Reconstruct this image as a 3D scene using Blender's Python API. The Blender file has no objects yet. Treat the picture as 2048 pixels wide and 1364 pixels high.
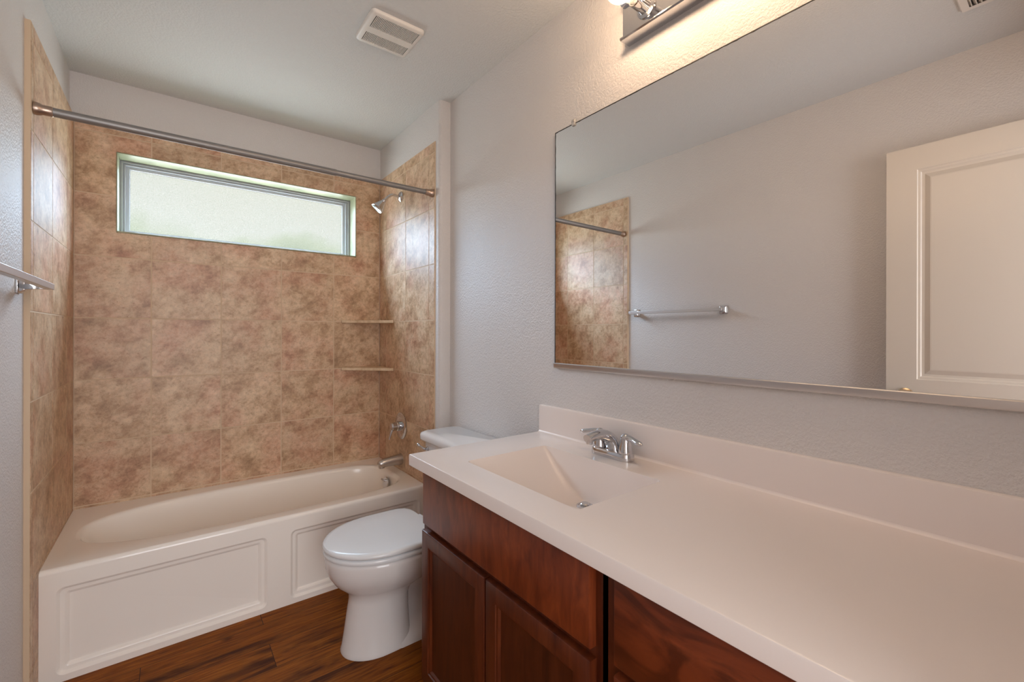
import bpy, bmesh, math, random
from mathutils import Vector, Matrix
R = math.radians
PI = math.pi
sc = bpy.context.scene
C = sc.collection

# ------------------------------------------------------------ camera
cd = bpy.data.cameras.new('camera')
cam = bpy.data.objects.new('camera', cd)
C.objects.link(cam)
YAW, ROLL, FPX = 0.6552, -0.0021, 886.2
cd.sensor_width = 36.0
cd.sensor_fit = 'HORIZONTAL'
cd.lens = FPX * 36.0 / 2048.0
cd.shift_y = -(682.0 - 665.06) / 2048.0
cd.clip_start = 0.02
cam.location = (0.3776, -3.0046, 1.2865)
cam.rotation_mode = 'XYZ'
cam.matrix_world = (Matrix.Translation(cam.location) @ Matrix.Rotation(-YAW, 4, 'Z')
                    @ Matrix.Rotation(PI / 2, 4, 'X') @ Matrix.Rotation(-ROLL, 4, 'Z'))
sc.camera = cam

# ------------------------------------------------------------ world: pale sky over a low green horizon
w = bpy.data.worlds.new('sky')
sc.world = w
w.use_nodes = True
nt = w.node_tree
nt.nodes.clear()
out = nt.nodes.new('ShaderNodeOutputWorld')
bg = nt.nodes.new('ShaderNodeBackground')
tc = nt.nodes.new('ShaderNodeTexCoord')
sep = nt.nodes.new('ShaderNodeSeparateXYZ')
nt.links.new(tc.outputs['Generated'], sep.inputs[0])
nz = nt.nodes.new('ShaderNodeTexNoise')
nz.inputs['Scale'].default_value = 8.0
nz.inputs['Detail'].default_value = 3
nt.links.new(tc.outputs['Generated'], nz.inputs['Vector'])
ma = nt.nodes.new('ShaderNodeMath'); ma.operation = 'MULTIPLY_ADD'
nt.links.new(nz.outputs['Fac'], ma.inputs[0])
ma.inputs[1].default_value = -0.14
nt.links.new(sep.outputs['Z'], ma.inputs[2])
rp = nt.nodes.new('ShaderNodeValToRGB')
nt.links.new(ma.outputs[0], rp.inputs[0])
SKY = [(0.0, (7.0, 7.6, 7.9)), (0.02, (6.6, 7.1, 7.2)), (0.045, (.36, .42, .28)), (0.100, (.56, .62, .46)), (0.125, (.71, .725, .66)), (0.24, (.71, .70, .61)),
       (0.34, (16, 20.5, 26)), (0.50, (24.5, 32, 41)), (1.0, (27, 35, 45))]
el = rp.color_ramp.elements
el[0].position = SKY[0][0]; el[0].color = (*SKY[0][1], 1)
el[1].position = SKY[-1][0]; el[1].color = (*SKY[-1][1], 1)
for p, c in SKY[1:-1]:
    e = el.new(p); e.color = (*c, 1)
# brighter sky added either side of the straight view, to light the side walls
def wmath(op, a, b=None):
    n = nt.nodes.new('ShaderNodeMath'); n.operation = op
    for i, v in enumerate((a, b)):
        if v is None: continue
        if hasattr(v, 'node'): nt.links.new(v, n.inputs[i])
        else: n.inputs[i].default_value = v
    return n.outputs[0]
hyp = wmath('SQRT', wmath('ADD', wmath('MULTIPLY', sep.outputs['X'], sep.outputs['X']), wmath('MULTIPLY', sep.outputs['Y'], sep.outputs['Y'])))
off = wmath('ABSOLUTE', wmath('SUBTRACT', wmath('DIVIDE', sep.outputs['X'], hyp), .10))
r2 = nt.nodes.new('ShaderNodeValToRGB'); nt.links.new(off, r2.inputs[0])
r2.color_ramp.elements[0].position = .215; r2.color_ramp.elements[1].position = .29
r3 = nt.nodes.new('ShaderNodeValToRGB'); nt.links.new(sep.outputs['Z'], r3.inputs[0])
r3.color_ramp.elements[0].position = .0; r3.color_ramp.elements[1].position = .10
mx = nt.nodes.new('ShaderNodeMix'); mx.data_type = 'RGBA'; mx.blend_type = 'LIGHTEN'
nt.links.new(wmath('MULTIPLY', r2.outputs[0], r3.outputs[0]), mx.inputs[0])
nt.links.new(rp.outputs[0], mx.inputs[6]); r4 = nt.nodes.new('ShaderNodeValToRGB'); nt.links.new(sep.outputs['Z'], r4.inputs[0])
r4.color_ramp.elements[0].position = .20; r4.color_ramp.elements[0].color = (7.0, 9.3, 12.2, 1)
r4.color_ramp.elements[1].position = .34; r4.color_ramp.elements[1].color = (14.5, 19.5, 26, 1)
nt.links.new(r4.outputs[0], mx.inputs[7])
nt.links.new(mx.outputs[2], bg.inputs['Color'])
bg.inputs['Strength'].default_value = 1.0
nt.links.new(bg.outputs[0], out.inputs[0])

def area(name, loc, rot, sx, sy, power, col=(1, 1, 1), portal=False):
    l = bpy.data.lights.new(name, 'AREA'); l.shape = 'RECTANGLE'; l.size = sx; l.size_y = sy
    l.energy = power; l.color = col
    o = bpy.data.objects.new(name, l); C.objects.link(o)
    o.location = loc; o.rotation_euler = rot
    if portal: l.cycles.is_portal = True
    return o
area('window_portal', (0.757, 0.168, 1.995), (R(-90), 0, 0), 1.2, 0.40, 1, portal=True)
HALL_FILL_POWER = 66
area('hall_fill', (0.5, -4.66, 1.35), (R(90), 0, 0), 1.7, 1.9, HALL_FILL_POWER, (.95, .97, 1.0))  # added fill light behind the camera, unseen, no real source in the hall
BULB_POWER = 4.0
BULB_COL = (1.0, .71, .47)

sc.view_settings.view_transform = 'Standard'
sc.view_settings.look = 'None'
sc.view_settings.exposure = 0.08
sc.view_settings.gamma = 1.0
sc.view_settings.use_curve_mapping = False
sc.cycles.use_denoising = True
sc.cycles.max_bounces = 14
sc.cycles.diffuse_bounces = 8
sc.cycles.transparent_max_bounces = 16
sc.cycles.sample_clamp_indirect = 6.0
sc.cycles.caustics_reflective = False
sc.cycles.caustics_refractive = False

# ------------------------------------------------------------ materials
def lin(r, g, b):
    f = lambda c: (c / 12.92) if c <= .04045 else ((c + .055) / 1.055) ** 2.4
    return (f(r / 255), f(g / 255), f(b / 255), 1)
def newmat(name, col=(.8, .8, .8, 1), rough=.5, metal=0, spec=.5):
    m = bpy.data.materials.new(name); m.use_nodes = True
    b = m.node_tree.nodes['Principled BSDF']
    b.inputs['Base Color'].default_value = col
    b.inputs['Roughness'].default_value = rough
    b.inputs['Metallic'].default_value = metal
    b.inputs['Specular IOR Level'].default_value = spec
    return m, m.node_tree, b
def N(t, typ, **kw):
    n = t.nodes.new(typ)
    for k, v in kw.items():
        if k in n.inputs: n.inputs[k].default_value = v
        else: setattr(n, k, v)
    return n
def coords(t, scale=(1, 1, 1), rot=(0, 0, 0), kind='Object'):
    tc = t.nodes.new('ShaderNodeTexCoord'); mp = t.nodes.new('ShaderNodeMapping')
    mp.inputs['Scale'].default_value = scale; mp.inputs['Rotation'].default_value = rot
    t.links.new(tc.outputs[kind], mp.inputs[0])
    return mp.outputs[0]
def ramp(t, fac, stops):
    r = t.nodes.new('ShaderNodeValToRGB'); e = r.color_ramp.elements
    e[0].position = stops[0][0]; e[0].color = stops[0][1]
    e[1].position = stops[-1][0]; e[1].color = stops[-1][1]
    for p, c in stops[1:-1]:
        x = e.new(p); x.color = c
    t.links.new(fac, r.inputs[0])
    return r.outputs[0]
def mix(t, fac, a, b, mode='MIX'):
    n = t.nodes.new('ShaderNodeMix'); n.data_type = 'RGBA'; n.blend_type = mode
    for sock, v in ((0, fac), (6, a), (7, b)):
        if hasattr(v, 'node'): t.links.new(v, n.inputs[sock])
        else: n.inputs[sock].default_value = v
    return n.outputs[2]
def bump(t, b, height, strength=.2, dist=.01):
    n = t.nodes.new('ShaderNodeBump'); n.inputs['Strength'].default_value = strength
    n.inputs['Distance'].default_value = dist
    t.links.new(height, n.inputs['Height']); t.links.new(n.outputs[0], b.inputs['Normal'])

def paint(name, col, rough, st, scale=150):
    m, t, b = newmat(name, col, rough)
    v = coords(t)
    n = N(t, 'ShaderNodeTexNoise', Scale=scale, Detail=2.0, Roughness=.5)
    t.links.new(v, n.inputs['Vector'])
    h = ramp(t, n.outputs['Fac'], [(.38, (0, 0, 0, 1)), (.62, (1, 1, 1, 1))])
    bump(t, b, h, st, .004)
    return m
M = {}
M['wall'] = paint('wall_paint', lin(215, 211, 209), .42, .30)
M['ceiling'] = paint('ceiling_paint', lin(212, 213, 212), .75, .30, 110)
M['door'] = newmat('door_paint', lin(214, 204, 192), .35)[0]
M['white_plastic'] = newmat('white_plastic', lin(226, 222, 216), .35)[0]
M['porcelain'] = newmat('porcelain', lin(226, 222, 220), .12)[0]
M['seat'] = newmat('seat_plastic', lin(226, 228, 230), .22)[0]
M['tub'] = newmat('tub_enamel', lin(248, 242, 235), .14)[0]
M['counter'] = newmat('cultured_marble', lin(234, 224, 219), .25)[0]
M['chrome'] = newmat('chrome', (.64, .64, .66, 1), .07, 1)[0]
M['bar'] = newmat('satin_chrome', (.62, .61, .61, 1), .34, 1)[0]
M['nickel'] = newmat('brushed_nickel', (.60, .57, .55, 1), .3, 1)[0]
M['rod'] = newmat('rod_metal', (.30, .285, .275, 1), .5, .8)[0]
M['copper'] = newmat('rod_end_metal', (.48, .36, .29, 1), .35, 1)[0]
M['alu'] = newmat('mirror_channel', (.62, .60, .60, 1), .3, 1)[0]
M['brass'] = newmat('knob_metal', (.62, .50, .36, 1), .25, 1)[0]
M['mirror'] = newmat('mirror_silver', (.96, .96, .96, 1), .0, 1)[0]
M['edge'] = newmat('mirror_edge', (.02, .018, .016, 1), .4)[0]
M['dark'] = newmat('dark_recess', (.02, .018, .016, 1), .7)[0]
M['vinyl'] = newmat('window_vinyl', lin(180, 182, 188), .45)[0]
M['grout'] = newmat('grout', lin(212, 188, 160), .8)[0]
M['caulk'] = newmat('caulk', lin(224, 205, 185), .6)[0]
M['slat_shadow'] = newmat('vent_cavity_shade', (.05, .045, .04, 1), .8)[0]  # near-black colour stands in for the shade behind vent slats

def reveal_mat():
    m, t, b = newmat('window_reveal_stone', lin(222, 220, 200), .35)
    n = N(t, 'ShaderNodeTexNoise', Scale=9.0, Detail=5.0)
    t.links.new(coords(t), n.inputs['Vector'])
    t.links.new(ramp(t, n.outputs['Fac'], [(.35, lin(134, 137, 112)), (.65, lin(162, 163, 136))]), b.inputs['Base Color'])
    return m
M['reveal'] = reveal_mat()

def tile_mat():
    m, t, b = newmat('stone_look_tile', rough=.42, spec=.6)
    at = N(t, 'ShaderNodeAttribute', attribute_name='tile_rnd')
    tc = t.nodes.new('ShaderNodeTexCoord')
    mul = N(t, 'ShaderNodeVectorMath', operation='SCALE'); mul.inputs['Scale'].default_value = 1.0
    comb = t.nodes.new('ShaderNodeCombineXYZ')
    k = N(t, 'ShaderNodeMath', operation='MULTIPLY'); k.inputs[1].default_value = 37.0
    t.links.new(at.outputs['Fac'], k.inputs[0])
    for i in range(3): t.links.new(k.outputs[0], comb.inputs[i])
    add = N(t, 'ShaderNodeVectorMath', operation='ADD')
    t.links.new(tc.outputs['Object'], add.inputs[0]); t.links.new(comb.outputs[0], add.inputs[1])
    rot = N(t, 'ShaderNodeMapping'); rot.inputs['Scale'].default_value = (1, 1, 1.3)
    r0 = N(t, 'ShaderNodeMapping'); r0.inputs['Rotation'].default_value = (R(28), R(28), 0)
    t.links.new(add.outputs[0], r0.inputs[0]); t.links.new(r0.outputs[0], rot.inputs[0])
    big = N(t, 'ShaderNodeTexNoise', Scale=9.0, Detail=9.0, Roughness=.74, Distortion=.15)
    t.links.new(rot.outputs[0], big.inputs['Vector'])
    hue = N(t, 'ShaderNodeTexNoise', Scale=4.2, Detail=3.0)
    t.links.new(add.outputs[0], hue.inputs['Vector'])
    fine = N(t, 'ShaderNodeTexNoise', Scale=80.0, Detail=5.0, Roughness=.7)
    t.links.new(rot.outputs[0], fine.inputs['Vector'])
    base = ramp(t, big.outputs['Fac'], [(.31, lin(147, 116, 87)), (.45, lin(182, 151, 120)), (.53, lin(201, 173, 143)), (.69, lin(217, 195, 167))])
    pink = ramp(t, big.outputs['Fac'], [(.34, lin(156, 111, 86)), (.47, lin(192, 151, 123)), (.66, lin(214, 184, 159))])
    hf = ramp(t, hue.outputs['Fac'], [(.45, (0, 0, 0, 1)), (.66, (1, 1, 1, 1))])
    c1 = mix(t, hf, base, pink)
    sp = ramp(t, fine.outputs['Fac'], [(.30, (.55, .42, .33, 1)), (.42, (1, 1, 1, 1))])
    c2 = mix(t, .8, c1, sp, 'MULTIPLY')
    mid = N(t, 'ShaderNodeTexNoise', Scale=44.0, Detail=7.0, Roughness=.75)
    t.links.new(add.outputs[0], mid.inputs['Vector'])
    c2 = mix(t, .75, c2, ramp(t, mid.outputs['Fac'], [(.36, (.72, .67, .61, 1)), (.50, (1, 1, 1, 1)), (.64, (1.15, 1.14, 1.13, 1))]), 'MULTIPLY')
    vv = ramp(t, at.outputs['Fac'], [(0, (1.02, 1.02, 1.02, 1)), (1, (1.14, 1.14, 1.14, 1))])
    c3 = mix(t, 1.0, c2, vv, 'MULTIPLY')
    t.links.new(c3, b.inputs['Base Color'])
    bump(t, b, big.outputs['Fac'], .06, .01)
    return m
M['tile'] = tile_mat()
def shelf_mat():
    m, t, b = newmat('tan_shelf_stone', rough=.4)
    n = N(t, 'ShaderNodeTexNoise', Scale=22.0, Detail=6.0, Roughness=.65)
    t.links.new(coords(t), n.inputs['Vector'])
    t.links.new(ramp(t, n.outputs['Fac'], [(.32, lin(192, 164, 132)), (.52, lin(218, 194, 164)), (.7, lin(230, 210, 184))]), b.inputs['Base Color'])
    return m
M['shelf'] = shelf_mat()

def wood_floor():
    m, t, b = newmat('dark_vinyl_planks', rough=.48, spec=.12)
    tc = t.nodes.new('ShaderNodeTexCoord')
    br = N(t, 'ShaderNodeTexBrick', Scale=1.0)
    br.offset = .37; br.offset_frequency = 2; br.squash = 1
    br.inputs['Color1'].default_value = (0, 0, 0, 1); br.inputs['Color2'].default_value = (1, 1, 1, 1)
    br.inputs['Mortar'].default_value = (.5, .5, .5, 1)
    br.inputs['Mortar Size'].default_value = .0012; br.inputs['Mortar Smooth'].default_value = .3
    br.inputs['Brick Width'].default_value = 1.12; br.inputs['Row Height'].default_value = .155
    mp = N(t, 'ShaderNodeMapping'); mp.inputs['Location'].default_value = (.42, .02, 0)
    t.links.new(tc.outputs['Object'], mp.inputs[0]); t.links.new(mp.outputs[0], br.inputs['Vector'])
    comb = t.nodes.new('ShaderNodeCombineXYZ')
    k = N(t, 'ShaderNodeMath', operation='MULTIPLY'); k.inputs[1].default_value = 23.0
    t.links.new(br.outputs['Color'], k.inputs[0])
    t.links.new(k.outputs[0], comb.inputs[2]); t.links.new(k.outputs[0], comb.inputs[0])
    add = N(t, 'ShaderNodeVectorMath', operation='ADD')
    t.links.new(tc.outputs['Object'], add.inputs[0]); t.links.new(comb.outputs[0], add.inputs[1])
    st = N(t, 'ShaderNodeMapping'); st.inputs['Scale'].default_value = (1.7, 24, 1)
    t.links.new(add.outputs[0], st.inputs[0])
    g = N(t, 'ShaderNodeTexNoise', Scale=3.4, Detail=9.0, Roughness=.68, Distortion=.7)
    t.links.new(st.outputs[0], g.inputs['Vector'])
    st2 = N(t, 'ShaderNodeMapping'); st2.inputs['Scale'].default_value = (2.4, 10, 1)
    t.links.new(add.outputs[0], st2.inputs[0])
    bl = N(t, 'ShaderNodeTexNoise', Scale=1.3, Detail=4.0, Distortion=.6)
    t.links.new(st2.outputs[0], bl.inputs['Vector'])
    c = ramp(t, g.outputs['Fac'], [(.28, lin(58, 25, 4)), (.43, lin(120, 62, 13)), (.6, lin(148, 86, 22)), (.75, lin(168, 108, 36))])
    d = ramp(t, bl.outputs['Fac'], [(.30, (.30, .25, .22, 1)), (.42, (.86, .86, .86, 1)), (.6, (1.05, 1.05, 1.05, 1))])
    c2 = mix(t, 1.0, c, d, 'MULTIPLY')
    # knots
    vo = N(t, 'ShaderNodeTexVoronoi', Scale=2.6); 
    st3 = N(t, 'ShaderNodeMapping'); st3.inputs['Scale'].default_value = (1, 2.0, 1)
    t.links.new(add.outputs[0], st3.inputs[0]); t.links.new(st3.outputs[0], vo.inputs['Vector'])
    kn = ramp(t, vo.outputs['Distance'], [(.03, (.12, .09, .07, 1)), (.09, (1, 1, 1, 1))])
    c3 = mix(t, 1.0, c2, kn, 'MULTIPLY')
    c4 = mix(t, br.outputs['Fac'], c3, (.012, .007, .004, 1))
    t.links.new(c4, b.inputs['Base Color'])
    bump(t, b, g.outputs['Fac'], .12, .003)
    return m
M['floor'] = wood_floor()

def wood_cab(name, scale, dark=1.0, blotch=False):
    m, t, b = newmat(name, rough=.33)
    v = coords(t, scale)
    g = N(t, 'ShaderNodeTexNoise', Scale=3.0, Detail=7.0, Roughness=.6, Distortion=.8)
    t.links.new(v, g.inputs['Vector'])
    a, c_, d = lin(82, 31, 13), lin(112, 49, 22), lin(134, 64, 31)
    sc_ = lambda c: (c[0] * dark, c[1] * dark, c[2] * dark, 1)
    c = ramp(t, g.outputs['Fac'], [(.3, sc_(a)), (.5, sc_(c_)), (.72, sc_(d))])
    if blotch:
        n2 = N(t, 'ShaderNodeTexNoise', Scale=7.0, Detail=4.0, Distortion=1.6)
        t.links.new(coords(t, (1, .7, 1.6)), n2.inputs['Vector'])
        f = ramp(t, n2.outputs['Fac'], [(.40, (.38, .33, .30, 1)), (.52, (1, 1, 1, 1))])
        c = mix(t, .8, c, f, 'MULTIPLY')
    t.links.new(c, b.inputs['Base Color'])
    return m
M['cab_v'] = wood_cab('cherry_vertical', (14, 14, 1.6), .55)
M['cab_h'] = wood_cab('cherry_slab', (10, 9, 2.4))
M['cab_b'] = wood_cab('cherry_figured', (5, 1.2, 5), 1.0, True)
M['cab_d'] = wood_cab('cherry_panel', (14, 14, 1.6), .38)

def glass_pane():
    m = bpy.data.materials.new('obscure_glass'); m.use_nodes = True
    t = m.node_tree; t.nodes.clear()
    o = t.nodes.new('ShaderNodeOutputMaterial')
    v = coords(t)
    n = N(t, 'ShaderNodeTexNoise', Scale=210.0, Detail=2.0, Roughness=.6)
    t.links.new(v, n.inputs['Vector'])
    col = ramp(t, n.outputs['Fac'], [(.34, (.91, .93, .90, 1)), (.5, (.98, .985, .975, 1)), (.7, (1, 1, 1, 1))])
    tr = t.nodes.new('ShaderNodeBsdfTransparent'); t.links.new(col, tr.inputs['Color'])
    gl = t.nodes.new('ShaderNodeBsdfGlossy'); gl.inputs['Roughness'].default_value = .15
    tl = t.nodes.new('ShaderNodeBsdfTranslucent'); tl.inputs['Color'].default_value = (.8, .82, .78, 1)
    bp = t.nodes.new('ShaderNodeBump'); bp.inputs['Strength'].default_value = .5; bp.inputs['Distance'].default_value = .004
    t.links.new(n.outputs['Fac'], bp.inputs['Height']); t.links.new(bp.outputs[0], gl.inputs['Normal'])
    mx = t.nodes.new('ShaderNodeMixShader'); mx.inputs[0].default_value = .05
    t.links.new(tr.outputs[0], mx.inputs[1]); t.links.new(gl.outputs[0], mx.inputs[2])
    mx2 = t.nodes.new('ShaderNodeMixShader'); mx2.inputs[0].default_value = .006
    t.links.new(mx.outputs[0], mx2.inputs[1]); t.links.new(tl.outputs[0], mx2.inputs[2])
    t.links.new(mx2.outputs[0], o.inputs[0])
    return m
M['pane'] = glass_pane()
def bulb_glass():
    m = bpy.data.materials.new('clear_bulb_glass'); m.use_nodes = True
    t = m.node_tree; t.nodes.clear()
    o = t.nodes.new('ShaderNodeOutputMaterial')
    tr = t.nodes.new('ShaderNodeBsdfTransparent'); tr.inputs[0].default_value = (.97, .95, .92, 1)
    gl = t.nodes.new('ShaderNodeBsdfGlossy'); gl.inputs['Roughness'].default_value = .03
    tl = t.nodes.new('ShaderNodeBsdfTranslucent'); tl.inputs[0].default_value = (.95, .92, .86, 1)
    lw = t.nodes.new('ShaderNodeLayerWeight'); lw.inputs[0].default_value = .25
    sc_ = t.nodes.new('ShaderNodeMath'); sc_.operation = 'MULTIPLY'; sc_.inputs[1].default_value = .35
    t.links.new(lw.outputs['Facing'], sc_.inputs[0])
    m1 = t.nodes.new('ShaderNodeMixShader'); t.links.new(sc_.outputs[0], m1.inputs[0])
    t.links.new(tr.outputs[0], m1.inputs[1]); t.links.new(gl.outputs[0], m1.inputs[2])
    mx = t.nodes.new('ShaderNodeMixShader'); mx.inputs[0].default_value = .10
    t.links.new(m1.outputs[0], mx.inputs[1]); t.links.new(tl.outputs[0], mx.inputs[2])
    t.links.new(mx.outputs[0], o.inputs[0])
    return m
M['bulb'] = bulb_glass()
def emis(name, col, s):
    m = bpy.data.materials.new(name); m.use_nodes = True
    t = m.node_tree; t.nodes.clear()
    o = t.nodes.new('ShaderNodeOutputMaterial'); e = t.nodes.new('ShaderNodeEmission')
    e.inputs[0].default_value = (*col, 1); e.inputs[1].default_value = s
    t.links.new(e.outputs[0], o.inputs[0])
    return m
M['filament'] = emis('glowing_filament', (1, .82, .6), 9)
M['clear_plastic'] = newmat('clear_clip', (.85, .85, .82, 1), .15)[0]
M['clear_plastic'].node_tree.nodes['Principled BSDF'].inputs['Transmission Weight'].default_value = .5

# ------------------------------------------------------------ mesh helpers
def obj(name, bm, m, parent=None, smooth=False, bevel=0, seg=2, auto=True, recalc=True):
    if recalc: bmesh.ops.recalc_face_normals(bm, faces=bm.faces)
    me = bpy.data.meshes.new(name); bm.to_mesh(me); bm.free()
    ms = m if isinstance(m, (list, tuple)) else [m]
    for x in ms: me.materials.append(M[x])
    o = bpy.data.objects.new(name, me); C.objects.link(o)
    if parent: o.parent = parent; o.matrix_parent_inverse = parent.matrix_world.inverted() if parent.type != 'EMPTY' else Matrix.Translation(-parent.location)
    if bevel:
        b = o.modifiers.new('bevel', 'BEVEL'); b.width = bevel; b.segments = seg; b.limit_method = 'ANGLE'; b.angle_limit = R(40)
        b.harden_normals = False
    if smooth or bevel:
        for p in me.polygons: p.use_smooth = True
        try:
            me.set_sharp_from_angle(angle=R(smooth if isinstance(smooth, (int, float)) and smooth > 1 else 40))
        except Exception: pass
    return o
def thing(name, label, cat, loc, group=None):
    o = bpy.data.objects.new(name, None); C.objects.link(o); o.location = loc
    o.empty_display_size = .05
    o['label'] = label; o['category'] = cat
    if group: o['group'] = group
    return o
def tag(o, label, cat, group=None):
    o['label'] = label; o['category'] = cat
    if group: o['group'] = group
    return o
def struct(o, label=None, cat=None):
    o['kind'] = 'structure'
    if label: o['label'] = label
    if cat: o['category'] = cat
    return o
def BM(): return bmesh.new()
def box(bm, x0, x1, y0, y1, z0, z1, mi=0):
    v = [bm.verts.new(p) for p in ((x0, y0, z0), (x1, y0, z0), (x1, y1, z0), (x0, y1, z0), (x0, y0, z1), (x1, y0, z1), (x1, y1, z1), (x0, y1, z1))]
    fs = []
    for q in ((0, 3, 2, 1), (4, 5, 6, 7), (0, 1, 5, 4), (1, 2, 6, 5), (2, 3, 7, 6), (3, 0, 4, 7)):
        f = bm.faces.new([v[i] for i in q]); f.material_index = mi; fs.append(f)
    return fs
def loft(bm, rings, cap0=True, cap1=True, closed=True):
    vr = [[bm.verts.new(p) for p in r] for r in rings]
    n = len(vr[0])
    for a, b in zip(vr, vr[1:]):
        for i in range(n if closed else n - 1):
            j = (i + 1) % n
            bm.faces.new((a[i], a[j], b[j], b[i]))
    if cap0: bm.faces.new(list(reversed(vr[0])))
    if cap1: bm.faces.new(vr[-1])
    return vr
def frame_of(d):
    d = Vector(d).normalized()
    u = d.cross(Vector((0, 0, 1)))
    if u.length < 1e-4: u = Vector((1, 0, 0))
    u.normalize(); return u, d.cross(u).normalized()
def lathe(bm, base, axis, prof, n=32, cap0=True, cap1=True):
    axis = Vector(axis).normalized(); u, v = frame_of(axis); base = Vector(base)
    rings = []
    for h, r in prof:
        rings.append([base + axis * h + (u * math.cos(2 * PI * i / n) + v * math.sin(2 * PI * i / n)) * max(r, 1e-5) for i in range(n)])
    loft(bm, rings, cap0, cap1)
def tube(bm, pts, rad, n=16, flat=None):
    """swept tube; rad number or list; flat = list of (w,h) section radii with the h axis closest to world z"""
    pts = [Vector(p) for p in pts]; rings = []
    for i, p in enumerate(pts):
        d = (pts[min(i + 1, len(pts) - 1)] - pts[max(i - 1, 0)]).normalized()
        u, v = frame_of(d)
        r = rad[i] if isinstance(rad, (list, tuple)) else rad
        a, b = flat[i] if flat else (r, r)
        rings.append([p + u * math.cos(2 * PI * k / n) * a + v * math.sin(2 * PI * k / n) * b for k in range(n)])
    loft(bm, rings)
def bez(p0, p1, p2, p3, n=10):
    o = []
    for i in range(n + 1):
        t = i / n; s = 1 - t
        o.append(tuple(s**3 * a + 3 * s*s*t * b + 3 * s*t*t * c + t**3 * d for a, b, c, d in zip(p0, p1, p2, p3)))
    return o
def rrect(x0, x1, y0, y1, r, k=6):
    o = []
    for cx, cy, a0 in ((x1 - r, y1 - r, 0), (x0 + r, y1 - r, 90), (x0 + r, y0 + r, 180), (x1 - r, y0 + r, 270)):
        for i in range(k + 1):
            a = R(a0 + 90 * i / k); o.append((cx + r * math.cos(a), cy + r * math.sin(a)))
    return o
def fill_loops(bm, loops):
    """planar fill between an outer loop of verts and hole loops"""
    es = []
    for L in loops:
        for i in range(len(L)):
            a, b = L[i], L[(i + 1) % len(L)]
            e = bm.edges.get((a, b)) or bm.edges.new((a, b)); es.append(e)
    bmesh.ops.triangle_fill(bm, edges=es, use_beauty=True, use_dissolve=False)

# ------------------------------------------------------------ room shell
W = 1.524                 # tile face to tile face across the tub
XL, XJ, XV = -0.016, 1.530, 1.597   # drywall faces: left wall, alcove return, vanity wall
HC, HT = 2.553, 2.339
YB = 0.006                # back drywall face
YF = -3.20                # front (doorway) wall face
YJ = -0.856
bm = BM(); box(bm, XL - .1, XV + .1, YF - .1, .17, -.08, 0); struct(obj('floor', bm, 'floor'))
bm = BM(); box(bm, XL - .1, XV + .1, YF - .1, .17, HC, HC + .08); struct(obj('ceiling', bm, 'ceiling'))
bm = BM(); box(bm, XL - .1, XL, YF, .17, 0, HC); wl = struct(obj('wall_left', bm, 'wall'))
bm = BM(); box(bm, XV, XV + .1, YF, .17, 0, HC); wr = struct(obj('wall_right', bm, 'wall'))
WX0, WX1, WZ0, WZ1 = .154, 1.361, 1.790, 2.199
bm = BM()
for a in ((XL, WX0, 0, HC), (WX1, XV, 0, HC), (WX0, WX1, 0, WZ0), (WX0, WX1, WZ1, HC)):
    box(bm, a[0], a[1], YB, .17, a[2], a[3])
wb = struct(obj('wall_back', bm, 'wall'))
# alcove return with a bullnose corner
bm = BM()
r = .02
pl = [(XJ, YB), (XV, YB), (XV, YJ)] + [(XJ + r - r * math.sin(R(a)), YJ + r - r * math.cos(R(a))) for a in range(0, 91, 15)]
loft(bm, [[(x, y, 0) for x, y in pl], [(x, y, HC) for x, y in pl]])
wa = struct(obj('wall_alcove', bm, 'wall', smooth=True))
# front wall with a doorway
DX0, DX1, DH = .03, .86, 2.17
bm = BM()
box(bm, XL - .1, DX0, YF - .1, YF, 0, HC); box(bm, DX1, XV + .1, YF - .1, YF, 0, HC); box(bm, DX0, DX1, YF - .1, YF, DH, HC)
struct(obj('wall_front', bm, 'wall'))
# hall beyond the doorway
bm = BM(); box(bm, -.7, 1.7, -4.7, YF - .1, -.08, 0); struct(obj('floor_hall', bm, 'floor'))
bm = BM(); box(bm, -.7, 1.7, -4.7, YF - .1, HC, HC + .08); struct(obj('ceiling_hall', bm, 'ceiling'))
bm = BM()
box(bm, -.8, -.7, -4.7, YF - .1, 0, HC); box(bm, 1.7, 1.8, -4.7, YF - .1, 0, HC); box(bm, -.8, 1.8, -4.8, -4.7, 0, HC)
box(bm, -.7, XL - .1, YF - .1, YF, 0, HC)
struct(obj('wall_hall', bm, 'wall'))

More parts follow.
